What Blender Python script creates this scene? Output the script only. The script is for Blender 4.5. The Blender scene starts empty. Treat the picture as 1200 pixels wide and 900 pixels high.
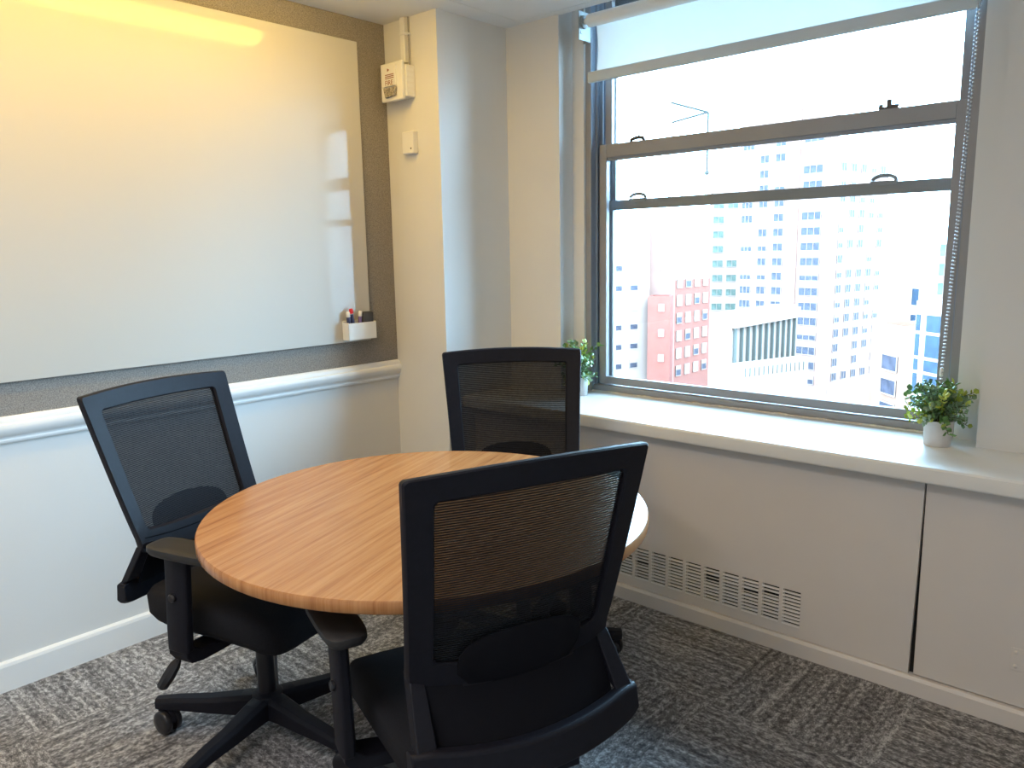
import bpy, bmesh, math, random
from mathutils import Vector, Matrix
random.seed(7)
scn = bpy.context.scene
col = scn.collection
PI = math.pi

# ------------------------------------------------------------------ materials
def new_mat(name):
    m = bpy.data.materials.new(name); m.use_nodes = True
    nt = m.node_tree
    return m, nt, nt.nodes['Principled BSDF']

def plain(name, rgb, rough=.5, metal=0., spec=.5, noise=0., nscale=30., bump=0., bscale=200., coat=0.):
    m, nt, b = new_mat(name)
    b.inputs['Roughness'].default_value = rough
    b.inputs['Metallic'].default_value = metal
    b.inputs['Specular IOR Level'].default_value = spec
    b.inputs['Coat Weight'].default_value = coat
    b.inputs['Coat Roughness'].default_value = .06
    tc = nt.nodes.new('ShaderNodeTexCoord')
    n = nt.nodes.new('ShaderNodeTexNoise'); n.inputs['Scale'].default_value = nscale; n.inputs['Detail'].default_value = 4
    nt.links.new(tc.outputs['Object'], n.inputs['Vector'])
    r = nt.nodes.new('ShaderNodeValToRGB')
    lo = [max(0, c*(1-noise)) for c in rgb]; hi = [min(1, c*(1+noise)) for c in rgb]
    r.color_ramp.elements[0].position = .3; r.color_ramp.elements[1].position = .7
    r.color_ramp.elements[0].color = (*lo, 1); r.color_ramp.elements[1].color = (*hi, 1)
    nt.links.new(n.outputs['Fac'], r.inputs['Fac']); nt.links.new(r.outputs['Color'], b.inputs['Base Color'])
    if bump:
        n2 = nt.nodes.new('ShaderNodeTexNoise'); n2.inputs['Scale'].default_value = bscale
        nt.links.new(tc.outputs['Object'], n2.inputs['Vector'])
        bp = nt.nodes.new('ShaderNodeBump'); bp.inputs['Strength'].default_value = bump; bp.inputs['Distance'].default_value = .002
        nt.links.new(n2.outputs['Fac'], bp.inputs['Height']); nt.links.new(bp.outputs['Normal'], b.inputs['Normal'])
    return m

M = {}
M['wall'] = plain('wall_paint', (.70, .69, .665), .6, noise=.015, nscale=3, bump=.06, bscale=90)
M['ceiling'] = plain('ceiling_paint', (.74, .745, .75), .8, noise=.01, nscale=3)
M['trim'] = plain('trim_paint', (.80, .795, .775), .35, noise=.01, nscale=5)
M['sill'] = plain('sill_paint', (.80, .79, .76), .32, noise=.02, nscale=6, bump=.08, bscale=25)
M['panel'] = plain('cover_panel_paint', (.68, .635, .60), .45, noise=.015, nscale=4, bump=.05, bscale=60)
M['louvre'] = plain('louvre_lit_paint', (.88, .85, .83), .4)  # panel paint made lighter, as the louvres catch the light
M['caulk'] = plain('old_caulk', (.70, .67, .63), .8, noise=.15, nscale=60)
M['gap_shade'] = plain('painted_gap_shade', (.02, .018, .018), .9)  # near-black standing in for the shade behind slots and joints
M['alu'] = plain('bronze_grey_aluminium', (.275, .265, .265), .4, metal=.1, noise=.04, nscale=8)
M['alu_dark'] = plain('dark_window_channel', (.24, .27, .32), .45, metal=.1)
M['steel'] = plain('latch_metal', (.09, .08, .075), .4, metal=.5)
M['white_plastic'] = plain('white_plastic', (.78, .77, .74), .4)
M['bead'] = plain('bead_chain_metal', (.55, .56, .58), .35, metal=.6)
M['bracket'] = plain('bracket_metal', (.30, .33, .33), .5, metal=.2)
M['black_plastic'] = plain('black_plastic', (.0105, .0105, .0158), .52, spec=.16, noise=.1, nscale=80, bump=.05, bscale=600)
M['black_shiny'] = plain('black_caster_plastic', (.014, .014, .018), .3)
M['seat_fabric'] = plain('black_seat_fabric', (.0115, .0115, .0145), .95, spec=.2, noise=.35, nscale=500, bump=.3, bscale=700)
M['lumbar'] = plain('black_lumbar_pad', (.0075, .0075, .0105), .9, spec=.1)
M['pad'] = plain('black_arm_pad', (.02, .019, .02), .55)
M['pot'] = plain('white_pot', (.60, .58, .57), .45, noise=.05, nscale=25)
M['soil'] = plain('dark_soil', (.05, .04, .03), .95, noise=.4, nscale=90)
M['leaf'] = plain('leaf_green', (.15, .29, .085), .45, noise=.4, nscale=25)
M['leaf2'] = plain('leaf_yellow_green', (.48, .56, .10), .5, noise=.3, nscale=25)
M['leaf3'] = plain('leaf_grey_green', (.26, .38, .22), .45, noise=.4, nscale=25)
M['stem'] = plain('stem_green', (.10, .12, .05), .6)
M['red'] = plain('red_marker_cap', (.62, .012, .02), .4)
M['navy'] = plain('navy_marker_label', (.035, .04, .11), .4)
M['purple'] = plain('purple_marker_label', (.20, .13, .30), .4)
M['eraser'] = plain('grey_felt_eraser', (.045, .045, .052), .95, noise=.25, nscale=200)
M['eraser_back'] = plain('dark_eraser_cover', (.055, .055, .065), .6)
M['letter'] = plain('alarm_lettering', (.30, .11, .05), .6)
M['strobe'] = plain('strobe_lens', (.30, .27, .23), .15, noise=.6, nscale=160)
M['cable_grey'] = plain('grey_plastic', (.33, .32, .31), .5)  # even grey of the cable beside the conduit
M['col_steel'] = plain('pedestal_steel', (.05, .05, .055), .4, metal=.3)

# glass whiteboard
m, nt, b = new_mat('whiteboard_glass'); M['board'] = m
b.inputs['Base Color'].default_value = (.53, .515, .475, 1); b.inputs['Roughness'].default_value = .35
b.inputs['Specular IOR Level'].default_value = .3
b.inputs['Coat Weight'].default_value = .6; b.inputs['Coat Roughness'].default_value = .035; b.inputs['Coat IOR'].default_value = 1.45

# felt
m, nt, b = new_mat('felt_wall_covering'); M['felt'] = m
tc = nt.nodes.new('ShaderNodeTexCoord')
n1 = nt.nodes.new('ShaderNodeTexNoise'); n1.inputs['Scale'].default_value = 260; n1.inputs['Detail'].default_value = 5; n1.inputs['Roughness'].default_value = .7
nt.links.new(tc.outputs['Object'], n1.inputs['Vector'])
r = nt.nodes.new('ShaderNodeValToRGB')
r.color_ramp.elements[0].position = .32; r.color_ramp.elements[0].color = (.15, .135, .12, 1)
r.color_ramp.elements[1].position = .68; r.color_ramp.elements[1].color = (.38, .345, .31, 1)
nt.links.new(n1.outputs['Fac'], r.inputs['Fac']); nt.links.new(r.outputs['Color'], b.inputs['Base Color'])
b.inputs['Roughness'].default_value = 1; b.inputs['Specular IOR Level'].default_value = .1

# wood laminate
m, nt, b = new_mat('wood_laminate'); M['wood'] = m
tc = nt.nodes.new('ShaderNodeTexCoord')
mp = nt.nodes.new('ShaderNodeMapping'); mp.inputs['Rotation'].default_value = (0, 0, math.radians(-109)); 
mp2 = nt.nodes.new('ShaderNodeMapping'); mp2.inputs['Scale'].default_value = (1.6, 34, 1)
nt.links.new(tc.outputs['Object'], mp.inputs['Vector']); nt.links.new(mp.outputs['Vector'], mp2.inputs['Vector'])
n1 = nt.nodes.new('ShaderNodeTexNoise'); n1.inputs['Scale'].default_value = 1.6; n1.inputs['Detail'].default_value = 6; n1.inputs['Roughness'].default_value = .62; n1.inputs['Distortion'].default_value = .25
nt.links.new(mp2.outputs['Vector'], n1.inputs['Vector'])
mp3 = nt.nodes.new('ShaderNodeMapping'); mp3.inputs['Scale'].default_value = (5, 240, 1)
nt.links.new(mp.outputs['Vector'], mp3.inputs['Vector'])
n2 = nt.nodes.new('ShaderNodeTexNoise'); n2.inputs['Scale'].default_value = 1; n2.inputs['Detail'].default_value = 3
nt.links.new(mp3.outputs['Vector'], n2.inputs['Vector'])
mx = nt.nodes.new('ShaderNodeMath'); mx.operation = 'MULTIPLY_ADD'; mx.inputs[1].default_value = .35; 
nt.links.new(n2.outputs['Fac'], mx.inputs[0]); nt.links.new(n1.outputs['Fac'], mx.inputs[2])
r = nt.nodes.new('ShaderNodeValToRGB')
r.color_ramp.elements[0].position = .42; r.color_ramp.elements[0].color = (.27, .105, .036, 1)
r.color_ramp.elements[1].position = .86; r.color_ramp.elements[1].color = (.49, .235, .092, 1)
e = r.color_ramp.elements.new(.62); e.color = (.40, .173, .062, 1)
nt.links.new(mx.outputs[0], r.inputs['Fac']); nt.links.new(r.outputs['Color'], b.inputs['Base Color'])
b.inputs['Roughness'].default_value = .27; b.inputs['Specular IOR Level'].default_value = .33

# carpet tiles
m, nt, b = new_mat('carpet_tiles'); M['carpet'] = m
tc = nt.nodes.new('ShaderNodeTexCoord')
ofs = nt.nodes.new('ShaderNodeMapping'); ofs.inputs['Location'].default_value = (.13, .21, 0)
nt.links.new(tc.outputs['Object'], ofs.inputs['Vector'])
ck = nt.nodes.new('ShaderNodeTexChecker'); ck.inputs['Scale'].default_value = 2.0
ck.inputs['Color1'].default_value = (1, 1, 1, 1); ck.inputs['Color2'].default_value = (0, 0, 0, 1)
nt.links.new(ofs.outputs['Vector'], ck.inputs['Vector'])
def streak(sc, seed):
    mp = nt.nodes.new('ShaderNodeMapping'); mp.inputs['Scale'].default_value = sc; mp.inputs['Location'].default_value = (seed, seed, 0)
    nt.links.new(ofs.outputs['Vector'], mp.inputs['Vector'])
    n = nt.nodes.new('ShaderNodeTexNoise'); n.inputs['Scale'].default_value = 1; n.inputs['Detail'].default_value = 4; n.inputs['Roughness'].default_value = .65
    nt.links.new(mp.outputs['Vector'], n.inputs['Vector'])
    return n
def mixf(f, a, bb):
    mm = nt.nodes.new('ShaderNodeMix'); mm.data_type = 'FLOAT'
    if f is not None: nt.links.new(f, mm.inputs[0])
    else: mm.inputs[0].default_value = .5
    nt.links.new(a, mm.inputs[2]); nt.links.new(bb, mm.inputs[3]); return mm
sA = streak((2.0, 34, 1), 0); sB = streak((34, 2.0, 1), 5)
dA = streak((44, 72, 1), 4); dB = streak((72, 44, 1), 6)
bA = mixf(ck.outputs['Fac'], dA.outputs['Fac'], dB.outputs['Fac'])
yA = streak((120, 420, 1), 2); yB = streak((420, 120, 1), 3)
s1 = mixf(ck.outputs['Fac'], sA.outputs['Fac'], sB.outputs['Fac'])
y1 = mixf(ck.outputs['Fac'], yA.outputs['Fac'], yB.outputs['Fac'])
s2 = nt.nodes.new('ShaderNodeMix'); s2.data_type = 'FLOAT'; s2.inputs[0].default_value = .6
nt.links.new(s1.outputs[0], s2.inputs[2]); nt.links.new(bA.outputs[0], s2.inputs[3])
s3 = nt.nodes.new('ShaderNodeMix'); s3.data_type = 'FLOAT'; s3.inputs[0].default_value = .33
nt.links.new(s2.outputs[0], s3.inputs[2]); nt.links.new(y1.outputs[0], s3.inputs[3])
r = nt.nodes.new('ShaderNodeValToRGB')
r.color_ramp.elements[0].position = .42; r.color_ramp.elements[0].color = (.066, .065, .068, 1)
r.color_ramp.elements[1].position = .585; r.color_ramp.elements[1].color = (.56, .55, .55, 1)
e = r.color_ramp.elements.new(.5); e.color = (.20, .193, .195, 1)
nt.links.new(s3.outputs[0], r.inputs['Fac']); nt.links.new(r.outputs['Color'], b.inputs['Base Color'])
b.inputs['Roughness'].default_value = .95; b.inputs['Specular IOR Level'].default_value = .2
bp = nt.nodes.new('ShaderNodeBump'); bp.inputs['Strength'].default_value = .5; bp.inputs['Distance'].default_value = .004
nt.links.new(y1.outputs[0], bp.inputs['Height']); nt.links.new(bp.outputs['Normal'], b.inputs['Normal'])

# window glass
m, nt, b = new_mat('window_glass'); M['glass'] = m
nt.nodes.remove(b); out = nt.nodes['Material Output']
t = nt.nodes.new('ShaderNodeBsdfTransparent'); t.inputs['Color'].default_value = (.96, .98, .98, 1)
g = nt.nodes.new('ShaderNodeBsdfGlossy'); g.inputs['Roughness'].default_value = .01
fr = nt.nodes.new('ShaderNodeFresnel'); fr.inputs['IOR'].default_value = 1.22
mx = nt.nodes.new('ShaderNodeMixShader')
nt.links.new(fr.outputs[0], mx.inputs[0]); nt.links.new(t.outputs[0], mx.inputs[1]); nt.links.new(g.outputs[0], mx.inputs[2])
nt.links.new(mx.outputs[0], out.inputs['Surface'])

# mesh fabric of the chair backs: fine horizontal rows with gaps between
m, nt, b = new_mat('chair_mesh'); M['mesh'] = m
out = nt.nodes['Material Output']
b.inputs['Base Color'].default_value = (.009, .009, .012, 1); b.inputs['Roughness'].default_value = .85; b.inputs['Specular IOR Level'].default_value = .2
tc = nt.nodes.new('ShaderNodeTexCoord'); sp = nt.nodes.new('ShaderNodeSeparateXYZ'); nt.links.new(tc.outputs['Object'], sp.inputs[0])
def mth(op, a, v=None):
    n = nt.nodes.new('ShaderNodeMath'); n.operation = op
    nt.links.new(a, n.inputs[0])
    if v is not None: n.inputs[1].default_value = v
    return n.outputs[0]
sn = mth('SINE', mth('MULTIPLY', sp.outputs['Z'], 2*PI/.0052))
nz = nt.nodes.new('ShaderNodeTexNoise'); nz.inputs['Scale'].default_value = 90; nt.links.new(tc.outputs['Object'], nz.inputs['Vector'])
a1 = mth('MULTIPLY', sn, .075); a2 = mth('ADD', a1, .022)
a3 = nt.nodes.new('ShaderNodeMath'); a3.operation = 'MULTIPLY_ADD'; a3.inputs[1].default_value = .06
nt.links.new(nz.outputs['Fac'], a3.inputs[0]); nt.links.new(a2, a3.inputs[2]); a3.use_clamp = True
t = nt.nodes.new('ShaderNodeBsdfTransparent'); mx = nt.nodes.new('ShaderNodeMixShader')
nt.links.new(a3.outputs[0], mx.inputs[0]); nt.links.new(b.outputs[0], mx.inputs[1]); nt.links.new(t.outputs[0], mx.inputs[2])
nt.links.new(mx.outputs[0], out.inputs['Surface'])

# blind fabric
m, nt, b = new_mat('blind_fabric'); M['blind'] = m
out = nt.nodes['Material Output']; nt.nodes.remove(b)
d = nt.nodes.new('ShaderNodeBsdfDiffuse'); d.inputs['Color'].default_value = (.85, .86, .85, 1)
tl = nt.nodes.new('ShaderNodeBsdfTranslucent'); tl.inputs['Color'].default_value = (.9, .93, .92, 1)
tr = nt.nodes.new('ShaderNodeBsdfTransparent')
m1 = nt.nodes.new('ShaderNodeMixShader'); m1.inputs[0].default_value = .28
m2 = nt.nodes.new('ShaderNodeMixShader'); m2.inputs[0].default_value = .02
nt.links.new(d.outputs[0], m1.inputs[1]); nt.links.new(tl.outputs[0], m1.inputs[2])
nt.links.new(m1.outputs[0], m2.inputs[1]); nt.links.new(tr.outputs[0], m2.inputs[2]); nt.links.new(m2.outputs[0], out.inputs['Surface'])
M['hem'] = plain('blind_hem_bar', (.58, .64, .67), .5)
M['tube'] = plain('blind_roll', (.80, .81, .79), .7)

# lamp diffuser
m, nt, b = new_mat('lamp_diffuser'); M['diffuser'] = m
b.inputs['Emission Color'].default_value = (1, .62, .10, 1); b.inputs['Emission Strength'].default_value = 22

# city
M['c_white'] = plain('pale_render', (0.2554, 0.1743, 0.1399), .8, spec=.15, noise=.02, nscale=.3)
M['c_beige'] = plain('pale_pink_brick', (0.2212, 0.1152, 0.083), .85, spec=.15, noise=.06, nscale=.6)
M['c_pale'] = plain('whitish_brick', (0.2188, 0.1276, 0.1027), .85, spec=.15, noise=.04, nscale=.6)
M['c_red'] = plain('red_brick', (0.1838, 0.0659, 0.0476), .85, spec=.15, noise=.08, nscale=.7)
M['c_red2'] = plain('deep_red_brick', (0.1819, 0.0574, 0.041), .85, spec=.15, noise=.08, nscale=.7)
M['c_red_glare'] = plain('glare_paled_red_brick', (0.2329, 0.1278, 0.099), .85, spec=.15, noise=.04, nscale=.6)  # red brick with the washing-out glare put into its colour
M['c_tan'] = plain('tan_stone', (0.1775, 0.0934, 0.0627), .85, spec=.15, noise=.06, nscale=.8)
M['c_glass'] = plain('city_window', (0.0396, 0.0364, 0.0475), .35, spec=.15, noise=.35, nscale=.9)
M['c_teal'] = plain('teal_city_window', (0.072, 0.0896, 0.0726), .35, spec=.15, noise=.3, nscale=.9)
M['c_blue'] = plain('blue_glass', (0.0146, 0.0252, 0.0408), .3, spec=.15, noise=.3, nscale=1.2)
M['c_frame'] = plain('city_window_frame', (0.2348, 0.1589, 0.1263), .6, spec=.15)
M['c_fin'] = plain('grey_blue_fin', (0.0736, 0.0713, 0.0611), .6, spec=.15)
M['crane_steel'] = plain('crane_steel', (.046, .046, .044), .8, spec=.05)
M['c_ground'] = plain('city_ground', (0.143, 0.1006, 0.0821), .9, spec=.15, noise=.1, nscale=.02)

# ------------------------------------------------------------------ mesh helpers
class MB:
    def __init__(s): s.v = []; s.f = []; s.mi = []; s.m = 0
    def add(s, vs, fs):
        o = len(s.v); s.v += [tuple(v) for v in vs]
        for f in fs: s.f.append(tuple(i+o for i in f)); s.mi.append(s.m)
    def box(s, x0, x1, y0, y1, z0, z1, T=None):
        vs = [Vector((x, y, z)) for x in (x0, x1) for y in (y0, y1) for z in (z0, z1)]
        if T is not None: vs = [T @ v for v in vs]
        s.add(vs, [(0,1,3,2), (4,6,7,5), (0,4,5,1), (2,3,7,6), (0,2,6,4), (1,5,7,3)])
    def loft(s, rings, closed=True, caps=True):
        n = len(rings[0]); o = len(s.v)
        for r in rings: s.v += [tuple(p) for p in r]
        for k in range(len(rings)-1):
            for i in range(n if closed else n-1):
                j = (i+1) % n
                s.f.append((o+k*n+i, o+k*n+j, o+(k+1)*n+j, o+(k+1)*n+i)); s.mi.append(s.m)
        if caps and closed:
            s.f.append(tuple(o+i for i in reversed(range(n)))); s.mi.append(s.m)
            q = o+(len(rings)-1)*n; s.f.append(tuple(q+i for i in range(n))); s.mi.append(s.m)
    def lathe(s, prof, n=32, T=None):       # prof [(r,z)...]
        rings = []
        for r, z in prof:
            ring = [Vector((r*math.cos(2*PI*i/n), r*math.sin(2*PI*i/n), z)) for i in range(n)]
            if T is not None: ring = [T @ p for p in ring]
            rings.append(ring)
        s.loft(rings)
    def tube(s, pts, rad, n=10):
        pts = [Vector(p) for p in pts]; rings = []
        up = Vector((0, 0, 1))
        for i, p in enumerate(pts):
            d = (pts[min(i+1, len(pts)-1)]-pts[max(i-1, 0)]).normalized()
            a = up if abs(d.dot(up)) < .95 else Vector((1, 0, 0))
            u = d.cross(a).normalized(); w = u.cross(d)
            r = rad[i] if isinstance(rad, (list, tuple)) else rad
            rings.append([p+u*(r*math.cos(2*PI*k/n))+w*(r*math.sin(2*PI*k/n)) for k in range(n)])
        s.loft(rings)
    def prism(s, poly, axis, a, b):          # poly 2D, extruded along an axis 0/1/2
        def P(p, t):
            c = list(p); c.insert(axis, t); return Vector(c)
        s.loft([[P(p, a) for p in poly], [P(p, b) for p in poly]])
    def sphere(s, c, r, n=10, h=6, sc=(1, 1, 1)):
        rings = []
        for k in range(h+1):
            t = PI*k/h; rr = max(math.sin(t), .02)
            rings.append([(c[0]+sc[0]*r*rr*math.cos(2*PI*i/n), c[1]+sc[1]*r*rr*math.sin(2*PI*i/n), c[2]-sc[2]*r*math.cos(t)) for i in range(n)])
        s.loft(rings)
    def build(s, name, mats, parent=None, bevel=0., seg=2, smooth=True, loc=None, rot=None, sub=0, ang=35):
        me = bpy.data.meshes.new(name); me.from_pydata(s.v, [], s.f)
        for m in (mats if isinstance(mats, (list, tuple)) else [mats]): me.materials.append(m)
        me.polygons.foreach_set('material_index', s.mi)
        bm = bmesh.new(); bm.from_mesh(me); bmesh.ops.recalc_face_normals(bm, faces=bm.faces); bm.to_mesh(me); bm.free()
        if smooth:
            me.polygons.foreach_set('use_smooth', [True]*len(me.polygons)); me.set_sharp_from_angle(angle=math.radians(ang))
        me.update()
        o = bpy.data.objects.new(name, me); col.objects.link(o)
        if parent is not None: o.parent = parent
        if loc is not None: o.location = loc
        if rot is not None: o.rotation_euler = rot
        if sub:
            md = o.modifiers.new('sub', 'SUBSURF'); md.levels = sub; md.render_levels = sub
        if bevel:
            md = o.modifiers.new('bev', 'BEVEL'); md.width = bevel; md.segments = seg; md.limit_method = 'ANGLE'; md.angle_limit = math.radians(40)
        return o

def tag(o, label, cat, group=None):
    o['label'] = label; o['category'] = cat
    if group: o['group'] = group
    return o
def struct(o):
    o['kind'] = 'structure'; return o
def thing(name, loc, label, cat, group=None, rz=0.):
    o = bpy.data.objects.new(name, None); col.objects.link(o); o.empty_display_size = .1
    o.location = loc; o.rotation_euler = (0, 0, rz)
    return tag(o, label, cat, group)
def copy_tree(o, parent=None):
    c = o.copy(); col.objects.link(c)
    if parent is not None: c.parent = parent
    for ch in list(o.children): copy_tree(ch, c)
    return c
def bx(name, mat, x0, x1, y0, y1, z0, z1, parent=None, bevel=0., seg=2):
    mb = MB(); mb.box(x0, x1, y0, y1, z0, z1); return mb.build(name, mat, parent, bevel, seg, smooth=bool(bevel))

# ------------------------------------------------------------------ room (metres; left wall x=0, window wall y=W)
ZC = 2.484; YC = .597; CX = .357; W = 1.042; XR = 3.75; YB = -3.1
ZS = .785; WP = .768; WS = .693; ZSB = .732
RL, RR = .672, 2.416              # window reveal sides
SL, SR = .738, 2.328              # step (plaster return) edges
YST = 1.14; YFR = 1.152; ZTOP = 2.68

struct(bx('floor', M['carpet'], -.1, XR+.1, YB-.1, W+.1, -.05, 0))
# left wall with the felt covering
struct(bx('wall_left', M['wall'], -.12, 0, YB-.1, YC+.3, 0, ZC+.1))
struct(bx('wall_back', M['wall'], -.1, XR+.1, YB-.12, YB, 0, ZC+.1))
struct(bx('wall_right', M['wall'], XR, XR+.12, YB-.1, W+.35, 0, ZC+.1))
# boxed-out column in the corner
struct(bx('wall_column', M['wall'], -.05, CX, YC, W+.1, 0, ZC+.1))
# window wall: pieces either side of the reveal, apron below the sill and head above
mb = MB()
mb.box(CX-.02, RL, W, W+.34, 0, ZC+.3)
mb.box(RR, XR+.1, W, W+.34, 0, ZC+.3)
mb.box(RL-.01, RR+.01, WP+.10, W+.34, 0, ZSB+.02)
mb.box(CX-.02, XR+.1, W, W+.34, ZTOP, ZTOP+.1)
mb.box(RL-.01, SL, YST, W+.34, ZSB, ZTOP)         # plaster return in the reveal
mb.box(SR, RR+.01, YST, W+.34, ZSB, ZTOP)
struct(mb.build('wall_window', M['wall'], smooth=False))
# ceiling: perimeter border with a recessed field and a bead line
mb = MB()
mb.box(-.1, XR+.1, YB-.1, W-.005, ZC+.006, ZC+.12)
mb.box(-.1, .474, YB-.1, W-.02, ZC, ZC+.02)
mb.box(.474, XR+.1, 1.0, W-.02, ZC, ZC+.02)
mb.box(.480, XR+.1, YB-.1, .994, ZC-.001, ZC+.02)
mb.box(CX-.05, XR+.1, W-.02, W+.012, ZC, ZTOP)    # fascia closing the blind pocket
struct(mb.build('ceiling', M['ceiling'], smooth=False))

# skirting
def skirting(name, poly_len, T):
    pass
mb = MB()
prof = [(0, 0), (.015, 0), (.015, .088), (.012, .098), (.005, .1049), (0, .1049)]
mb.prism(prof, 1, YB, YC)
struct(mb.build('baseboard_left', M['trim'], smooth=False))
mb = MB(); mb.box(.015, CX+.012, YC-.014, YC, 0, .1); mb.box(CX, CX+.012, YC-.014, WP+.01, 0, .1)
struct(mb.build('baseboard_column', M['trim'], bevel=.002))
mb = MB()
mb.prism([(WP+.1, 0), (WP-.016, 0), (WP-.016, .052), (WP-.010, .062), (WP+.1, .062)], 0, CX, XR)
struct(mb.build('baseboard_window', M['panel'], smooth=False))
# chair rail
mb = MB()
prof = [(0, .853), (.010, .853), (.013, .857), (.014, .863), (.010, .868), (.012, .874), (.020, .880), (.027, .888), (.031, .899),
        (.032, .909), (.029, .918), (.022, .922), (.022, .927), (.019, .936), (.012, .943), (0, .9444)]
mb.prism([(x, z) for x, z in prof], 1, YB, YC)
struct(mb.build('trim_1', M['trim'], ang=25))

# felt wall covering above the chair rail
fe = bx('felt_panel', M['felt'], .0006, .007, YB+.02, YC-.001, .943, ZC-.001)
tag(fe, 'grey-brown felt covering on the wall behind the glass whiteboard', 'wall covering')

# glass whiteboard
wb = thing('glass_whiteboard', (.014, -.79, 1.057), 'large frameless white glass writing board on the felt-covered wall', 'whiteboard')
mb = MB(); mb.box(0, .008, -1.218, 1.218, 0, 1.322)
mb.build('glass_sheet', M['board'], wb, bevel=.0012)
for yy in (-1.16, 1.16):
    for zz in (.08, 1.24):
        mb = MB(); mb.lathe([(.012, -.0068), (.012, 0)], 16, Matrix.Translation((0, yy, zz)) @ Matrix.Rotation(PI/2, 4, 'Y'))
        mb.build('standoff', M['steel'], wb)

# marker holder and its contents (bottom right corner of the board)
YH0, YH1, ZH0 = .268, .425, 1.068
mh = thing('marker_holder', (.0225, (YH0+YH1)/2, ZH0), 'white open-topped marker holder on lower right corner of glass board', 'holder')
mb = MB(); w = (YH1-YH0)/2
mb.box(0, .004, -w, w, 0, .088); mb.box(.044, .048, -w, w, 0, .078)
mb.box(0, .048, -w, -w+.004, 0, .080); mb.box(0, .048, w-.004, w, 0, .080); mb.box(0, .048, -w, w, 0, .004)
mb.build('tray', M['white_plastic'], mh, bevel=.0025)
def marker(y, tilt, cap, lab, label, h=.128):
    t = thing('dry_erase_marker', (.046, y, ZH0+.0055), label, 'marker', 'markers in the white holder')
    t.rotation_euler = (tilt, .0, 0)
    mb = MB(); mb.lathe([(.0075, 0), (.0085, .002), (.0085, .05), (.0085, h-.02)], 14); mb.build('barrel', M['white_plastic'], t)
    mb = MB(); mb.lathe([(.0088, h-.075), (.0089, h-.074), (.0089, h-.026), (.0088, h-.025)], 14); mb.build('label_band', lab, t)
    mb = MB(); mb.lathe([(.0092, h-.023), (.0096, h-.022), (.009, h-.004), (.006, h)], 14); mb.build('cap', cap, t)
marker(.292, .05, M['white_plastic'], M['navy'], 'white-capped marker with dark blue label, leftmost in the white holder', .124)
marker(.317, .10, M['red'], M['navy'], 'red-capped marker standing in the white holder', .138)
marker(.343, -.10, M['white_plastic'], M['purple'], 'white-capped marker with purple label beside the eraser', .124)
er = thing('board_eraser', (.046, .389, ZH0+.0055), 'dark grey felt eraser standing in the white marker holder', 'eraser')
mb = MB(); mb.box(-.014, .010, -.029, .029, 0, .118); mb.build('felt_pad', M['eraser'], er, bevel=.004)
mb = MB(); mb.box(.010, .016, -.028, .028, .002, .116); mb.build('back_plate', M['eraser_back'], er, bevel=.002)
for ch in mh.children: pass

# fire alarm on the column face
al = thing('fire_alarm', (.130, YC, 2.128), 'white wall-mounted fire alarm strobe marked FIRE, high on the column', 'fire alarm')
mb = MB(); mb.box(-.066, .080, -.052, 0, .012, .146)
mb.build('back_box', M['white_plastic'], al, bevel=.003)
mb = MB(); mb.box(-.074, .072, -.070, -.052, 0, .163); mb.build('face_plate', M['white_plastic'], al, bevel=.004)
mb = MB(); mb.box(-.052, .036, -.077, -.070, .062, .148); mb.build('sounder_panel', M['white_plastic'], al, bevel=.002)
mb = MB()
mb.prism([(-.046, .056), (.040, .056), (.034, .018), (-.034, .012)], 1, -.084, -.070)
mb.build('strobe_lens', M['strobe'], al, bevel=.004)
mb = MB()
for i in range(3): mb.box(-.034, .024, -.0782, -.0765, .094+i*.0075, .0975+i*.0075)
mb.build('sounder_slots', M['letter'], al, smooth=False)
mb = MB(); mb.prism([(-.018, .138), (-.004, .131), (-.018, .124)], 1, -.0782, -.0765); mb.build('arrow_mark', M['letter'], al, smooth=False)
fc = bpy.data.curves.new('lettering', 'FONT'); fc.body = 'FIRE'; fc.size = .030; fc.extrude = .0006; fc.align_x = 'CENTER'
tmp = bpy.data.objects.new('lettering', fc); col.objects.link(tmp)
dg = bpy.context.evaluated_depsgraph_get(); me = bpy.data.meshes.new_from_object(tmp.evaluated_get(dg)); bpy.data.objects.remove(tmp)
me.materials.clear(); me.materials.append(M['letter'])
lt = bpy.data.objects.new('lettering', me); col.objects.link(lt); lt.parent = al; lt.location = (-.009, -.0775, .0665); lt.rotation_euler = (PI/2, 0, 0)
# side vents of the box
mb = MB()
for i in range(5): mb.box(.0795, .0806, -.046, -.010, .03+i*.023, .042+i*.023)
mb.build('box_embossing', M['trim'], al, bevel=.0004)

cd = thing('cable_conduit', (.158, YC, 2.29), 'white surface conduit dropping from the ceiling to the fire alarm', 'conduit')
mb = MB(); mb.box(-.015, .015, -.022, 0, .002, ZC-2.29-.001); mb.build('channel', M['white_plastic'], cd, bevel=.002)
mb = MB(); mb.box(-.018, .034, -.025, 0, .118, .126); mb.build('clip', M['white_plastic'], cd, bevel=.0015)
mb = MB(); mb.tube([(.026, -.006, -.02), (.026, -.006, .08), (.026, -.006, ZC-2.29-.001)], .004); mb.build('cable', M['cable_grey'], cd)

ts = thing('wall_sensor', (.176, YC, 1.897), 'small white wall sensor box below the fire alarm', 'sensor')
mb = MB(); mb.box(-.038, .038, -.030, 0, 0, .098); mb.build('housing', M['white_plastic'], ts, bevel=.004)
mb = MB(); mb.lathe([(.004, 0), (.004, .0015)], 12, Matrix.Translation((.022, -.0295, .022)) @ Matrix.Rotation(PI/2, 4, 'X')); mb.build('button', M['steel'], ts)

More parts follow.
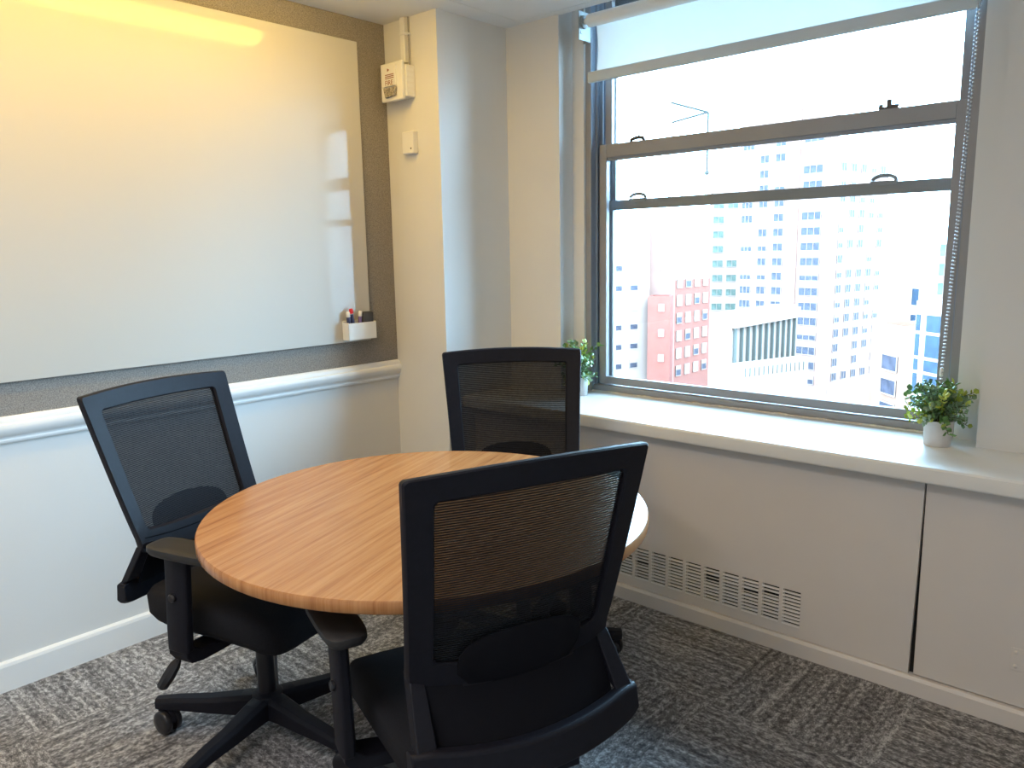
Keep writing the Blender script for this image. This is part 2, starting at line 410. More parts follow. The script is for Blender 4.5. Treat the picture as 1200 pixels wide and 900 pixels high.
# ------------------------------------------------------------------ sill, radiator cover
mb = MB()
mb.prism([(WS, ZSB+.004), (WS-.002, ZSB+.010), (WS-.002, ZS-.008), (WS+.003, ZS-.002), (WS+.010, ZS), (YFR+.03, ZS), (YFR+.03, ZSB), (WS+.004, ZSB)], 0, CX+.001, XR-.001)
si = mb.build('trim_2', M['sill'], ang=25); struct(si)
# caulk bead at the foot of the frame
mb = MB(); pts = []
for i in range(61):
    x = SL+.002+(SR-SL-.004)*i/60; pts.append((x, YFR+.015+random.uniform(-.003, .003), ZS+.001))
mb.tube(pts, [.004+random.uniform(-.0015, .002) for _ in pts], 6)
struct(mb.build('trim_3', M['caulk']))

XG = 2.338
cp = thing('radiator_cover_panel', (CX+.02, WP, .064), 'long white access panel with louvred vent under the window sill', 'panel')
ox = CX+.02
P0, P1 = CX+.003-ox, XG-ox
vx1 = 1.965-ox; npitch = 13; pitch = .0785; sl = .0635; vx0 = vx1-(npitch-1)*pitch-sl
vz0, vz1 = .103-.064, .237-.064; zt = ZSB-.004-.064
mb = MB(); T0 = 0.; T1 = .016
mb.box(P0, vx0, T0, T1, 0, zt)
mb.box(vx0, vx1, T0, T1, vz1, zt); mb.box(vx0, vx1, T0, T1, 0, vz0)
# right part with a slightly slanting edge (gap opens towards the floor)
poly = [(vx1, 0), (P1-.011, 0), (P1-.009, .12), (P1-.004, .35), (P1, zt), (vx1, zt)]
mb.prism(poly, 1, T0-.0, T1)
for k in range(npitch-1):
    a = vx0+k*pitch+sl; mb.box(a, a+pitch-sl, T0, T1, vz0, vz1)
mb.build('face_board', M['panel'], cp, smooth=False)
mb = MB(); n = 10; hgt = (vz1-vz0)/n
for k in range(npitch):
    a = vx0+k*pitch
    for i in range(n):
        z = vz0+i*hgt
        bent = random.random() < .04
        dz = -.004 if bent else random.uniform(-.0006, .0006)
        mb.prism([(T0-.003+random.uniform(-.0008, .0008), z+.0008), (T0+.004, z-.0002), (T0+.004, z+hgt*.50+dz), (T0-.0035, z+hgt*.48+dz)], 0, a, a+sl)
gr = mb.build('vent_louvres', M['louvre'], cp, smooth=False)
mb = MB(); mb.box(vx0-.01, vx1+.01, T1, T1+.002, vz0-.01, vz1+.01); mb.build('vent_shade_sheet', M['gap_shade'], cp, smooth=False)  # dark sheet stands for the shade behind the louvres
mb = MB(); mb.box(P1-.03, P1+.02, T1+.004, T1+.006, -.002, zt); mb.build('joint_shade_strip', M['gap_shade'], cp, smooth=False)  # dark strip stands for the shade in the open joint

cp2 = thing('radiator_cover_panel', (2.342, WP+.003, .064), 'plain white panel under the sill right of the vented panel', 'panel')
mb = MB(); mb.box(0, XR-.003-2.342, 0, .014, .002, ZSB-.004-.064); mb.build('face_board', M['panel'], cp2, bevel=.0015)

pl = thing('cover_plate', (2.662, WP+.003, .216), 'small painted cover plate with screws low on the plain panel', 'cover plate')
mb = MB(); mb.box(-.058, .058, -.003, 0, -.036, .036); mb.build('plate', M['panel'], pl, bevel=.0025)
for sx in (-.044, .044):
    for sz in (-.022, .022):
        mb = MB(); mb.sphere((sx, -.003, sz), .0065, 10, 6, (1, .45, 1)); mb.build('screw', M['panel'], pl)

# ------------------------------------------------------------------ window
win = bpy.data.objects.new('window_1', None); col.objects.link(win); win.location = ((SL+SR)/2, YFR, ZS); struct(win)
wx, wy, wz = win.location
def wbx(name, mat, boxes, bevel=.0015):
    mb = MB()
    for b_ in boxes: mb.box(b_[0]-wx, b_[1]-wx, b_[2]-wy, b_[3]-wy, b_[4]-wz, b_[5]-wz)
    return mb.build(name, mat, win, bevel=bevel)
ZH = 2.62
wbx('outer_frame', M['alu'], [(SL, .768, YFR, 1.36, ZS, ZH), (2.300, SR, YFR, 1.36, ZS, ZH), (SL, SR, YFR, 1.36, ZH-.03, ZTOP), (SL, SR, YFR+.02, 1.36, ZS-.02, .8165)])
# tracks
wbx('side_track', M['alu_dark'], [(.768, .780, 1.185, 1.19, .82, ZH-.03), (.768, .790, 1.216, 1.222, .806, ZH-.03), (.768, .782, 1.25, 1.262, .806, ZH-.03),
                                 (.768, .7695, 1.153, 1.35, .806, ZH-.03)])
wbx('side_track', M['alu_dark'], [(2.288, 2.300, 1.185, 1.19, .806, ZH-.03), (2.278, 2.300, 1.216, 1.222, .806, ZH-.03), (2.286, 2.300, 1.25, 1.262, .806, ZH-.03),
                                 (2.2985, 2.300, 1.153, 1.35, .806, ZH-.03)])
LX0, LX1 = .790, 2.288
def sash(name, x0, x1, y0, y1, z0, z1, sw, tr, br):
    o = wbx(name, M['alu'], [(x0, x0+sw, y0, y1, z0, z1), (x1-sw, x1, y0, y1, z0, z1), (x0+sw, x1-sw, y0, y1, z1-tr, z1), (x0+sw, x1-sw, y0, y1, z0, z0+br)])
    mb = MB(); ym = (y0+y1)/2
    mb.box(x0+sw-.004-wx, x1-sw+.004-wx, ym-.002-wy, ym+.002-wy, z0+br-.004-wz, z1-tr+.004-wz)
    mb.build('glass_pane', M['glass'], o, smooth=False)
    return o
ins = sash('lower_sash', LX0, LX1, 1.190, 1.215, .821, 1.925, .038, .058, .036)
ups = sash('upper_sash', .800, 2.284, 1.222, 1.247, 1.868, ZH-.03, .034, .04, .045)
# outer storm window behind
sl1 = sash('storm_sash', .742, 2.312, 1.300, 1.320, .806, 1.682, .046, .045, .030)
su1 = sash('storm_sash', .742, 2.312, 1.322, 1.342, 1.640, ZH-.03, .046, .04, .042)
# dark lip under the front sash's top rail
wbx('rail_lip', M['alu_dark'], [(LX0+.038, LX1-.038, 1.2, 1.2155, 1.853, 1.868)], .0008)
# rail end caps (pale joints)
# latches
def latch(x, y, z, big):
    mb = MB()
    if big:
        mb.box(-.030, .034, -.008, .010, 0, .008); mb.box(-.030, -.016, -.008, .010, .006, .018); mb.box(-.004, .012, -.008, .010, .006, .032); mb.box(.010, .036, -.004, .006, .008, .014)
    else:
        mb.tube([(-.034, 0, .001), (-.026, 0, .010), (-.008, 0, .014), (.014, 0, .015), (.030, 0, .011), (.036, 0, .001)], .008, 8)
        mb.box(.006, .010, -.004, .004, .010, .028)
    o = mb.build('sash_latch', M['steel'], win, bevel=.001, loc=(x-wx, y-wy, z-wz))
latch(.985, 1.200, 1.925, False); latch(2.03, 1.200, 1.925, True)
def handle(x, y, z):
    mb = MB(); pts = [(.042*math.cos(PI-PI*i/12), 0, 0.024*math.sin(PI*i/12)**.7) for i in range(13)]
    mb.tube(pts, .0075, 8); mb.box(-.046, .046, -.008, .006, -.012, .004)
    mb.build('lift_handle', M['alu'], win, bevel=.001, loc=(x-wx, y-wy, z-wz))
handle(.925, 1.304, 1.682); handle(2.00, 1.304, 1.682)

# ------------------------------------------------------------------ roller blind
BX0, BX1, BY, BZ, BR = .812, 2.300, 1.082, 2.437, .0275
bl = thing('roller_blind', (BX0, BY, BZ), 'white roller blind pulled part way down over the window top', 'blind')
mb = MB(); mb.lathe([(BR, 0), (BR, BX1-BX0)], 32, Matrix.Rotation(PI/2, 4, 'Y')); mb.build('roller_tube', M['tube'], bl)
mb = MB(); mb.lathe([(.012, -.03), (.012, .0), (.019, .0), (.019, -.008)], 20, Matrix.Rotation(PI/2, 4, 'Y')); mb.build('idler_pin', M['white_plastic'], bl)
mb = MB()
rows = []
for i in range(20):
    z = -.235*i/19; bowx = .010*math.sin(PI*i/19)
    rows.append([(x, BR-.002+t, z) for x, t in ((.018+bowx, 0), (BX1-BX0-.018-bowx*.6, 0), (BX1-BX0-.018-bowx*.6, .0006), (.018+bowx, .0006))])
mb.loft(rows); mb.build('fabric', M['blind'], bl)
mb = MB(); mb.box(-.024, BX1-BX0+.012, BR-.010, BR+.008, -.252, -.206); mb.build('hem_bar', M['hem'], bl, bevel=.004)
for s, x in ((-1, -.036), (1, BX1-BX0+.006)):
    mb = MB(); mb.box(x-.002, x+.002, -.030, .056, -.075, .045); mb.box(x-.035*(s < 0), x+.035*(s > 0)+.001, .050, .056, -.075, .045)
    for zz in (-.05, -.02, .015): mb.box(x-.004, x+.004, -.02, -.004, zz, zz+.012)
    mb.build('bracket', M['bracket'], bl, bevel=.001)
mb = MB(); mb.lathe([(.024, 0), (.027, .002), (.027, .010), (.024, .012)], 24, Matrix.Translation((-.040+.006, 0, 0)) @ Matrix.Rotation(PI/2, 4, 'Y')); mb.build('end_cap', M['bracket'], bl)
mb = MB()
for q, (x0, x1) in enumerate(((2.316, 2.287), (2.326, 2.294))):
    z0, z1 = 2.42, .985 if q == 0 else 1.0
    n = 120
    for i in range(n):
        t = i/(n-1); mb.sphere((x0+(x1-x0)*t**1.5-BX0, -.004-.01*q, z0+(z1-z0)*t-BZ), .0034, 6, 4)
mb.build('bead_chain', M['bead'], bl)
mb = MB(); mb.lathe([(.002, 0), (.006, .004), (.006, .024), (.002, .03)], 12, Matrix.Translation((2.2905-BX0, -.008, .985-BZ+.02))); mb.build('chain_connector', M['white_plastic'], bl)

# ------------------------------------------------------------------ linear lamp above the board
lp = thing('linear_ceiling_light', (.52, -.85, ZC), 'long warm ceiling light along the whiteboard wall, mirrored in the glass', 'light')
mb = MB(); mb.box(-.085, .085, -1.1, 1.1, -.012, 0); mb.box(.066, .085, -1.1, 1.1, -.066, -.012); mb.build('housing', M['white_plastic'], lp, bevel=.003)  # deep room-side lip added to keep lamp spill off the room
mb = MB(); mb.loft([[(.058*math.cos(PI+PI*i/14), y, -.0125+.052*math.sin(PI+PI*i/14)) for i in range(15)] for y in (-1.085, 1.085)]); mb.build('diffuser', M['diffuser'], lp, smooth=False)

# ------------------------------------------------------------------ round table
TX, TY, TZ, TR = 1.386, -.459, .761, .603
tb = thing('round_table', (TX, TY, 0), 'round wood-laminate meeting table ringed by three black office chairs', 'table')
mb = MB(); mb.lathe([(TR-.004, TZ-.030), (TR, TZ-.026), (TR, TZ-.004), (TR-.003, TZ)], 128)
mb.build('tabletop', M['wood'], tb, ang=50)
mb = MB(); mb.lathe([(.035, .02), (.035, TZ-.045), (.14, TZ-.04), (.14, TZ-.0302)], 40); mb.build('pedestal', M['col_steel'], tb)
mb = MB(); mb.lathe([(.17, 0.001), (.17, .008), (.12, .016), (.045, .026), (.035, .04)], 48); mb.build('foot', M['col_steel'], tb)

# ------------------------------------------------------------------ office chairs
BW, BYT, BZT = .532, -.322, 1.067
BWW, BYW, BZW = .470, -.194, .648
LW, LY, LZ = .521, -.267, .467
PV = .40                                 # recline pivot height
def bsurf(a, b, off=0.):
    # a across in [-1,1], b up in [0,1] over the framed back (with a little extra below the waist)
    hw = BWW/2+(BW/2-BWW/2)*b
    z = BZW+(BZT-BZW)*b+.010*(1-a*a)*b - .030*(1-a*a)*(1-b)
    y = BYW+(BYT-BYW)*(max(b, 0)**.9)-.030*(1-a*a)
    if b < 0: y = BYW-b*.02-.030*(1-a*a)
    return Vector((a*hw, y-off, z-PV))
HB = .42
def rrect(inset_s, inset_t, inset_b, r, n=7, m=16):
    hw = .245
    x1 = hw-inset_s; z0 = inset_b; z1 = HB-inset_t
    pts = []
    def seg(p, q, k):
        for i in range(k): pts.append((p[0]+(q[0]-p[0])*i/k, p[1]+(q[1]-p[1])*i/k))
    def arc(cx, cz, a0):
        for i in range(n): t = a0+PI/2*i/n; pts.append((cx+r*math.cos(t), cz+r*math.sin(t)))
    seg((x1, z0+r), (x1, z1-r), m); arc(x1-r, z1-r, 0)
    seg((x1-r, z1), (-x1+r, z1), m); arc(-x1+r, z1-r, PI/2)
    seg((-x1, z1-r), (-x1, z0+r), m); arc(-x1+r, z0+r, PI)
    seg((-x1+r, z0), (x1-r, z0), m); arc(x1-r, z0+r, 1.5*PI)
    return [(x/hw, z/HB) for x, z in pts]

def make_chair():
    root = thing('office_chair', (0, 0, 0), 'x', 'chair', 'black mesh-back office chairs around the table')
    P = M['black_plastic']
    # --- back: frame part with mesh, lumbar pad and lower support as sub-parts
    outer = rrect(0, 0, -.03, .009); inner = rrect(.052, .050, .035, .012)
    om = rrect(.003, .003, -.027, .009); im = rrect(.048, .046, .031, .012)
    mb = MB()
    ring = lambda path, off: [bsurf(a, b, off) for a, b in path]
    mb.loft([ring(outer, -.006), ring(om, -.011), ring(im, -.010), ring(inner, -.004), ring(inner, .008), ring(im, .013), ring(om, .013), ring(outer, .008), ring(outer, -.006)], caps=False)
    fr = mb.build('backrest_frame', P, root, loc=(0, 0, PV), ang=30)
    mb = MB(); NA, NB = 24, 24
    def grid(off, flip):
        o = len(mb.v)
        for j in range(NB+1):
            for i in range(NA+1):
                a = (-.2425+.485*i/NA)/.245*.82; b = .07+(.90-.07)*j/NB
                mb.v.append(tuple(bsurf(a, b, off)))
        for j in range(NB):
            for i in range(NA):
                k = o+j*(NA+1)+i; mb.f.append((k, k+1, k+NA+2, k+NA+1)); mb.mi.append(0)
    grid(0.001, 0)
    me = mb.build('mesh_panel', M['mesh'], fr)
    # lumbar pad: low arched pad behind the mesh
    mb = MB(); rings = []
    arch = []
    for i in range(25):
        t = PI*i/24; arch.append((-.60*math.cos(t), .02+.215*math.sin(t)**.55))
    arch += [(.60-.085*k, -.03) for k in range(1, 14)]
    for sc, off in ((.96, .010), (1, .013), (1, .017), (.95, .020)):
        rings.append([bsurf(a*sc, .02+(b-.02)*sc, off) for a, b in arch])
    mb.loft(rings); mb.build('lumbar_pad', M['lumbar'], fr, ang=50)
    # latch bracket under the cross bar
    mb = MB(); R = []
    for i in range(13):
        a = -.56+1.12*i/12; p = bsurf(a, -.095, 0); 
        R.append([p+Vector((0, dy, dz)) for dy, dz in ((-.019, -.030), (-.019, .030), (.004, .030), (.004, -.030))])
    mb.loft(R); mb.build('lumbar_track', P, fr, bevel=.002)
    # lower support: two struts and a broad bowed bar
    mb = MB()
    for s in (-1, 1):
        R = []
        for i in range(9):
            t = i/8
            top = Vector((s*(BWW/2-.018), BYW-.006, BZW-.010-PV)); bot = Vector((s*(LW/2-.032), LY-.004, LZ+.055-PV))
            p = top.lerp(bot, t)+Vector((0, -.010*math.sin(PI*t)*0, 0)); w = .016+.005*t
            R.append([p+Vector((dx, dy, dz)) for dx, dy, dz in ((-w, -.012, -.006), (w, -.012, -.006), (w, .026, .010), (-w, .026, .010))])
        mb.loft(R)
    R = []
    for i in range(33):
        a = -1+2*i/32; sag = (1-a*a); e = max(0, abs(a)-.86)/.14
        c = Vector((a*LW/2, LY-.050*sag, LZ-PV-.022*sag)); h0 = -.008+.010*e*e; h1 = .068-.008*e
        R.append([c+Vector((0, dy, dz)) for dy, dz in ((-.006, h0), (-.020, h0+.006), (-.012, h1-.006), (-.004, h1), (.022, h1-.004), (.020, h0+.01))])
    mb.loft(R)
    # tongue running forward from the bar to the tilt mechanism
    R = []
    for y, z, w, h in ((LY-.050, LZ-.010, .085, .040), (LY+.02, LZ-.045, .075, .030), (LY+.10, LZ-.075, .06, .028), (-.06, .385, .055, .028)):
        R.append([Vector((dx, y, z-PV+dz)) for dx, dz in ((-w, -h), (w, -h), (w, h), (-w, h))])
    mb.loft(R)
    lsup = mb.build('lower_support', P, fr, bevel=.003, ang=40)
    mb = MB(); R = []
    for j in range(9):
        t = j/8; row = []
        for i in range(17):
            a = -1+2*i/16; p = bsurf(a*.9, .03, -.004); q = Vector((a*(LW/2-.05), LY+.012-.050*(1-a*a), LZ+.045-PV-.022*(1-a*a)))
            row.append(p.lerp(q, t))
        R.append(row+[v+Vector((0, .006, 0)) for v in reversed(row)])
    mb.loft(R); mb.build('lower_back_panel', M['lumbar'], fr, ang=60)
    # --- seat
    mb = MB(); R = []
    prof = [(-.215, .060), (-.225, .30), (-.17, .55), (.0, .75), (.14, .8), (.245, .68), (.262, .3)]
    def outline(k, z, grow):
        pts = []
        for i in range(48):
            t = 2*PI*i/48; c, s = math.cos(t), math.sin(t); e = .24
            x = (.245+grow)*abs(c)**e*(1 if c >= 0 else -1); y = (.246+grow)*abs(s)**e*(1 if s >= 0 else -1)
            y2 = y+.024
            dz = -.030*max(0, (y2-.10)/.17)**2+.006*(abs(x)/.245)**2-.008*max(0, (-y2-.05)/.16)*0
            pts.append(Vector((x*(1-.02*max(0, -y2/.2)), y2, z+dz)))
        return pts
    mb.loft([outline(0, .398, -.03), outline(0, .402, -.010), outline(0, .425, .003), outline(0, .475, .005), outline(0, .494, -.006), outline(0, .502, -.034), outline(0, .503, -.12)])
    st = mb.build('seat', M['seat_fabric'], root, ang=60)
    mb = MB(); mb.loft([outline(0, .372, -.09), outline(0, .378, -.06), outline(0, .392, -.020), outline(0, .4005, -.024)]); mb.build('seat_shell', P, st, ang=50)
    # --- arms
    for s in (-1, 1):
        AX = .310*s
        mb = MB()
        R = []
        for z, y0, y1, t in ((.400, -.022, .052, .016), (.45, -.020, .056, .016), (.54, -.014, .062, .015), (.64, -.008, .070, .015), (.668, -.006, .072, .015)):
            R.append([Vector((AX+dx*t, y, z)) for dx, y in ((-1, y0+.01), (-.6, y0), (.6, y0), (1, y0+.01), (1, y1-.01), (.6, y1), (-.6, y1), (-1, y1-.01))])
        mb.loft(R)
        # foot of the arm: bends inwards under the seat
        R = []
        for x, z, hh in ((.322, .418, .030), (.306, .392, .026), (.275, .376, .018), (.20, .368, .014), (.08, .368, .014)):
            R.append([Vector((s*x, y, z+dz)) for y, dz in ((-.018, -hh), (.050, -hh), (.050, hh), (-.018, hh))])
        mb.loft(R)
        ar = mb.build('armrest', P, root, bevel=.003)
        mb = MB(); mb.lathe([(.010, 0), (.012, .002), (.012, .008), (.009, .011)], 14, Matrix.Translation((AX+s*.014, .022, .555)) @ Matrix.Rotation(s*PI/2, 4, 'Y')); mb.build('height_button', M['black_shiny'], ar)
        # pad with rounded outline
        mb = MB()
        def pad(z, g):
            pts = []
            for i in range(40):
                t = 2*PI*i/40; c, sn_ = math.cos(t), math.sin(t); e = .45
                pts.append(Vector((AX-s*.006+(.047+g)*abs(c)**e*(1 if c >= 0 else -1), .068+(.122+g)*abs(sn_)**e*(1 if sn_ >= 0 else -1), z)))
            return pts
        mb.loft([pad(.664, -.022), pad(.668, -.006), pad(.678, 0), pad(.690, -.001), pad(.6935, -.006), pad(.694, -.02)])
        mb.build('arm_pad', M['pad'], ar, ang=50)
    # --- mechanism
    mb = MB(); mb.box(-.09, .09, -.13, .10, .352, .402); mb.lathe([(.032, .34), (.036, .36), (.036, .38)], 20)
    mb.build('tilt_mechanism', P, root, bevel=.012, seg=3)
    # lever with paddle on the sitter's right
    mb = MB(); mb.tube([(.08, .03, .385), (.16, .0, .384), (.22, -.02, .378), (.255, -.035, .360), (.280, -.045, .335)], .006, 8)
    lv = mb.build('height_lever', P, root)
    mb = MB(); mb.tube([(.274, -.043, .342), (.283, -.047, .329), (.300, -.055, .304), (.318, -.063, .280), (.322, -.065, .274)], [.009, .016, .018, .016, .010], 8); mb.build('paddle', M['black_shiny'], lv)
    # --- column and base
    mb = MB(); mb.lathe([(.027, .06), (.027, .30), (.022, .302), (.022, .36)], 24); mb.build('gas_column', M['black_shiny'], root)
    mb = MB(); mb.lathe([(.026, .045), (.036, .055), (.046, .080), (.050, .108), (.046, .128), (.032, .134)], 30)
    RB = .335
    for k in range(5):
        a = 2*PI*k/5; u = Vector((math.cos(a), math.sin(a), 0)); v = Vector((-u.y, u.x, 0)); R = []
        for d, zt, h, w in ((.022, .128, .070, .034), (.08, .124, .060, .031), (.18, .114, .046, .027), (.28, .112, .036, .024), (RB-.005, .108, .032, .022), (RB+.016, .107, .030, .016)):
            c = u*d
            R.append([c+v*(sx*w*ww)+Vector((0, 0, zt-dz)) for sx, ww, dz in ((-1, 1.0, h), (-1, 1.0, .010), (-1, .6, 0), (1, .6, 0), (1, 1, .010), (1, 1, h))])
        mb.loft(R)
    sb = mb.build('star_base', P, root, bevel=.002)
    for k in range(5):
        a = 2*PI*k/5; u = Vector((math.cos(a), math.sin(a), 0)); sw = a+(-.5, 2.2, 3.6, 1.1, -1.4)[k]
        T = Matrix.Translation(u*RB) @ Matrix.Rotation(sw, 4, 'Z')
        mb = MB(); mb.lathe([(.013, .05), (.013, .080)], 12, T)
        hood = [(-.022+.036*math.cos(t), .038+.0375*math.sin(t)) for t in [(-.1+1.25*i/8)*PI*.85 for i in range(9)]]
        mb2 = [T @ Vector((x, -.006, z)) for x, z in hood]; mb3 = [T @ Vector((x, .006, z)) for x, z in hood]
        mb.loft([mb2, mb3])
        cs = mb.build('caster', M['black_plastic'], root)
        for s in (-1, 1):
            mb = MB(); mb.lathe([(.028, 0), (.0355, .002), (.037, .006), (.037, .016), (.032, .0205), (.016, .021)], 28, T @ Matrix.Translation((-.022, s*.007, .0375)) @ Matrix.Rotation(-s*PI/2, 4, 'X'))
            mb.build('wheel', M['black_shiny'], cs, ang=50)
    return root
chair = make_chair()
chairs = [chair, copy_tree(chair), copy_tree(chair)]
FIXED = ('star_base', 'caster', 'gas_column')
spec = [((.897, -.713), -73.74, .023, 2.8, -140+73.74, 'black mesh-back office chair at the left of the table, facing the window side, lever showing'),
        ((1.754, -.657), 69.87, -.019, -2.8, 115.7-69.87, 'nearest black mesh-back office chair, its back turned to us, covering part of the table'),
        ((1.22, .122), -133.6, .013, 0., 40.2+133.6, 'black mesh-back office chair behind the table, in front of the corner column')]
for c, ((x, y), rot, dz, tilt, star, lab) in zip(chairs, spec):
    c.location = (x, y, 0); c.rotation_euler = (0, 0, math.radians(rot)); c['label'] = lab
    for ch in c.children:
        nm = ch.name.split('.')[0]
        if nm in FIXED:
            ch.rotation_euler = (0, 0, math.radians(star))
        else:
            ch.location.z += dz
        if nm == 'backrest_frame':
            ch.rotation_euler = (math.radians(tilt), 0, 0)

# ------------------------------------------------------------------ plants
def plant(loc, seed, label, r, h, ns):
    rnd = random.Random(seed)
    t = thing('potted_plant', loc, label, 'plant')
    mb = MB(); mb.lathe([(.039, 0), (.041, .002), (.0455, .084), (.0455, .086), (.042, .086), (.041, .070)], 36); pt = mb.build('pot', M['pot'], t, ang=40)
    mb = MB(); mb.lathe([(.001, .0705), (.041, .0705), (.041, .074), (.001, .076)], 20); mb.build('soil', M['soil'], pt)
    lf = MB(); stm = MB()
    for k in range(ns):
        az = 2*PI*k/ns+rnd.uniform(-.3, .3); ln = rnd.uniform(.55, 1.)
        out = r*ln*(1.0 if k % 3 else .45); up = h*rnd.uniform(.35, 1.) if k % 3 else h*rnd.uniform(.8, 1.1)
        if k % 5 == 4: up = h*rnd.uniform(-.25, .2); out = r*.75
        p0 = Vector((.018*math.cos(az), .018*math.sin(az), .074)); p3 = Vector((out*math.cos(az), out*math.sin(az), .085+up))
        p1 = p0+Vector((0, 0, .5*abs(up)+.03)); pts = []
        for i in range(7):
            s = i/6; q = p0*(1-s)**2+p1*2*s*(1-s)+p3*s*s; pts.append(q)
        stm.tube(pts, .0012, 5)
        lm = rnd.choice([0, 0, 0, 1, 2, 2])
        for i in range(15):
            s = .25+.75*i/14; q = p0*(1-s)**2+p1*2*s*(1-s)+p3*s*s
            d = ((p3-p1)*s+(p1-p0)*(1-s)).normalized()
            ang = i*2.4+rnd.uniform(-.4, .4)
            side = d.orthogonal().normalized(); side.rotate(Matrix.Rotation(ang, 3, d)); ax = (side*.8+d*.55+Vector((0, 0, .25))).normalized()
            wv = ax.cross(d+Vector((.01, .3, .2))).normalized(); nv = ax.cross(wv)
            L = rnd.uniform(.016, .027); wd = L*.42
            base = q; lf.m = lm if rnd.random() < .75 else rnd.choice([0, 1, 2])
            P_ = [base, base+ax*L*.3+wv*wd*.85+nv*.001, base+ax*L*.65+wv*wd-nv*.001, base+ax*L, base+ax*L*.65-wv*wd-nv*.001, base+ax*L*.3-wv*wd*.85+nv*.001, base+ax*L*.5-nv*.0035]
            lf.add(P_, [(0, 1, 6), (1, 2, 6), (2, 3, 6), (3, 4, 6), (4, 5, 6), (5, 0, 6)])
    lf.build('foliage', [M['leaf'], M['leaf2'], M['leaf3']], t, smooth=False)
    stm.build('stems', M['stem'], t)
    return t
plant((2.309, 1.005, ZS), 3, 'small bushy green plant in a pale pot at the right end of the sill', .125, .115, 40)
plant((.785, 1.030, ZS), 11, 'small green plant at the left end of the sill, partly behind the far chair', .115, .150, 36)

# ------------------------------------------------------------------ the city outside
GZ = -48.
struct(bx('ground', M['c_ground'], -600, 500, 20, 700, GZ-1, GZ))
CAMP = Vector((2.95, -1.84, 1.45))
def at(az, d):
    a = math.radians(az); return Vector((CAMP.x+d*math.sin(a), CAMP.y+d*math.cos(a), 0))
def zat(el, d): return CAMP.z+d*math.tan(math.radians(el))
win_cache = {}
def win_mesh(w, h, n, glass, style=0):
    key = (round(w, 2), round(h, 2), n, glass, style)
    if key in win_cache: return win_cache[key]
    mb = MB()
    mb.m = 0; mb.box(0, w, -.02, .10, 0, h)
    mb.m = 1
    for i in range(n+1):
        x = w*i/n; mb.box(x-.05, x+.05, .08, .16, -.02, h+.02)
    mb.box(-.05, w+.05, .08, .18, -.10, .02); mb.box(-.05, w+.05, .08, .16, h-.02, h+.08)
    if style == 1: mb.box(0, w, .08, .14, h*.62, h)      # drawn blind
    me = bpy.data.meshes.new('window'); me.from_pydata(mb.v, [], mb.f); me.materials.append(M[glass]); me.materials.append(M['c_frame'])
    me.polygons.foreach_set('material_index', mb.mi); win_cache[key] = me
    return me
class Building:
    def __init__(s, name, A, B, depth, top, mat, label, group=None, bottom=GZ, flip=False):
        # A,B: the two foot corners of the main face, left to right seen from the room
        s.A = A; s.u = (B-A).normalized(); s.L = (B-A).length
        s.n = Vector((s.u.y, -s.u.x, 0))                    # towards the viewer
        s.root = thing(name, (A.x, A.y, bottom), label, 'building', group, math.atan2(s.u.y, s.u.x))
        s.bottom = bottom; s.depth = depth; s.H = top-bottom
        mb = MB(); mb.box(0, s.L, 0, depth, 0, s.H); mb.build('walls', mat, s.root, smooth=False)
        mb = MB(); mb.box(0, s.L, 0, .35, s.H, s.H+.6); mb.box(0, s.L, depth-.35, depth, s.H, s.H+.6)
        mb.box(0, .35, .35, depth-.35, s.H, s.H+.6); mb.box(s.L-.35, s.L, .35, depth-.35, s.H, s.H+.6)
        mb.build('parapet', mat, s.root, smooth=False)
    def window(s, x, z, w, h, n=2, glass='c_glass', face=0, style=0):
        o = bpy.data.objects.new('window', win_mesh(w, h, n, glass, style)); col.objects.link(o); o.parent = s.root
        if face == 0: o.location = (x+w, 0, z-s.bottom); o.rotation_euler = (0, 0, PI)
        elif face == 1: o.location = (s.L, x, z-s.bottom); o.rotation_euler = (0, 0, -PI/2); 
        elif face == 2: o.location = (0, x, z-s.bottom); o.rotation_euler = (0, 0, PI/2)
        if face == 1: o.location = (s.L, x+w, z-s.bottom)
        return o
rc = random.Random(5)
# pale slab behind the left side of the window
b = Building('apartment_block', at(-38, 118), at(-31.9, 128), 18, zat(2.5, 120), M['c_white'], 'pale apartment block seen through the left edge of the window')
for i in range(7):
    for j in range(2): b.window(b.L*.56+j*3.2, zat(-8.6, 124)+3.1*i, 1.6, 1.3, 1, 'c_frame' if rc.random() < .5 else 'c_glass', style=1)
# red brick building, its upward fade by glare built as paler and deeper blocks
A, B_ = at(-32.05, 131), at(-30.35, 130.5)
b = Building('brick_tower', A, B_, 5, zat(1.8, 131), M['c_red_glare'], 'slender red brick tower, its colour paled by glare, left of the red building')
for i in range(4): b.window(b.L*.45, zat(-8.2, 131)+5.2*i, .9, 1.1, 1, 'c_frame')
b = Building('brick_building', at(-30.2, 140), at(-27.65, 152), 3, zat(-2.4, 145), M['c_red'], 'red brick building with rows of white windows, low in the window view')
for i in range(6):
    for j in range(4): b.window(b.L*(.08+.235*j), zat(-8.75, 146)+3.15*i, b.L*.13, 1.75, 1, 'c_frame' if (i+j) % 3 else 'c_glass', style=1)
b2 = Building('brick_tower_foot', at(-32.0, 125.5), at(-30.4, 125), 4, zat(-3.6, 125), M['c_red2'], 'deep red lower part of the glare-paled brick tower, left of the red building')  # red foot of the tower, below where its colour pales with glare
for i in range(3): b2.window(b2.L*.5, zat(-8.0, 125)+4.*i, .8, 1., 1, 'c_frame')
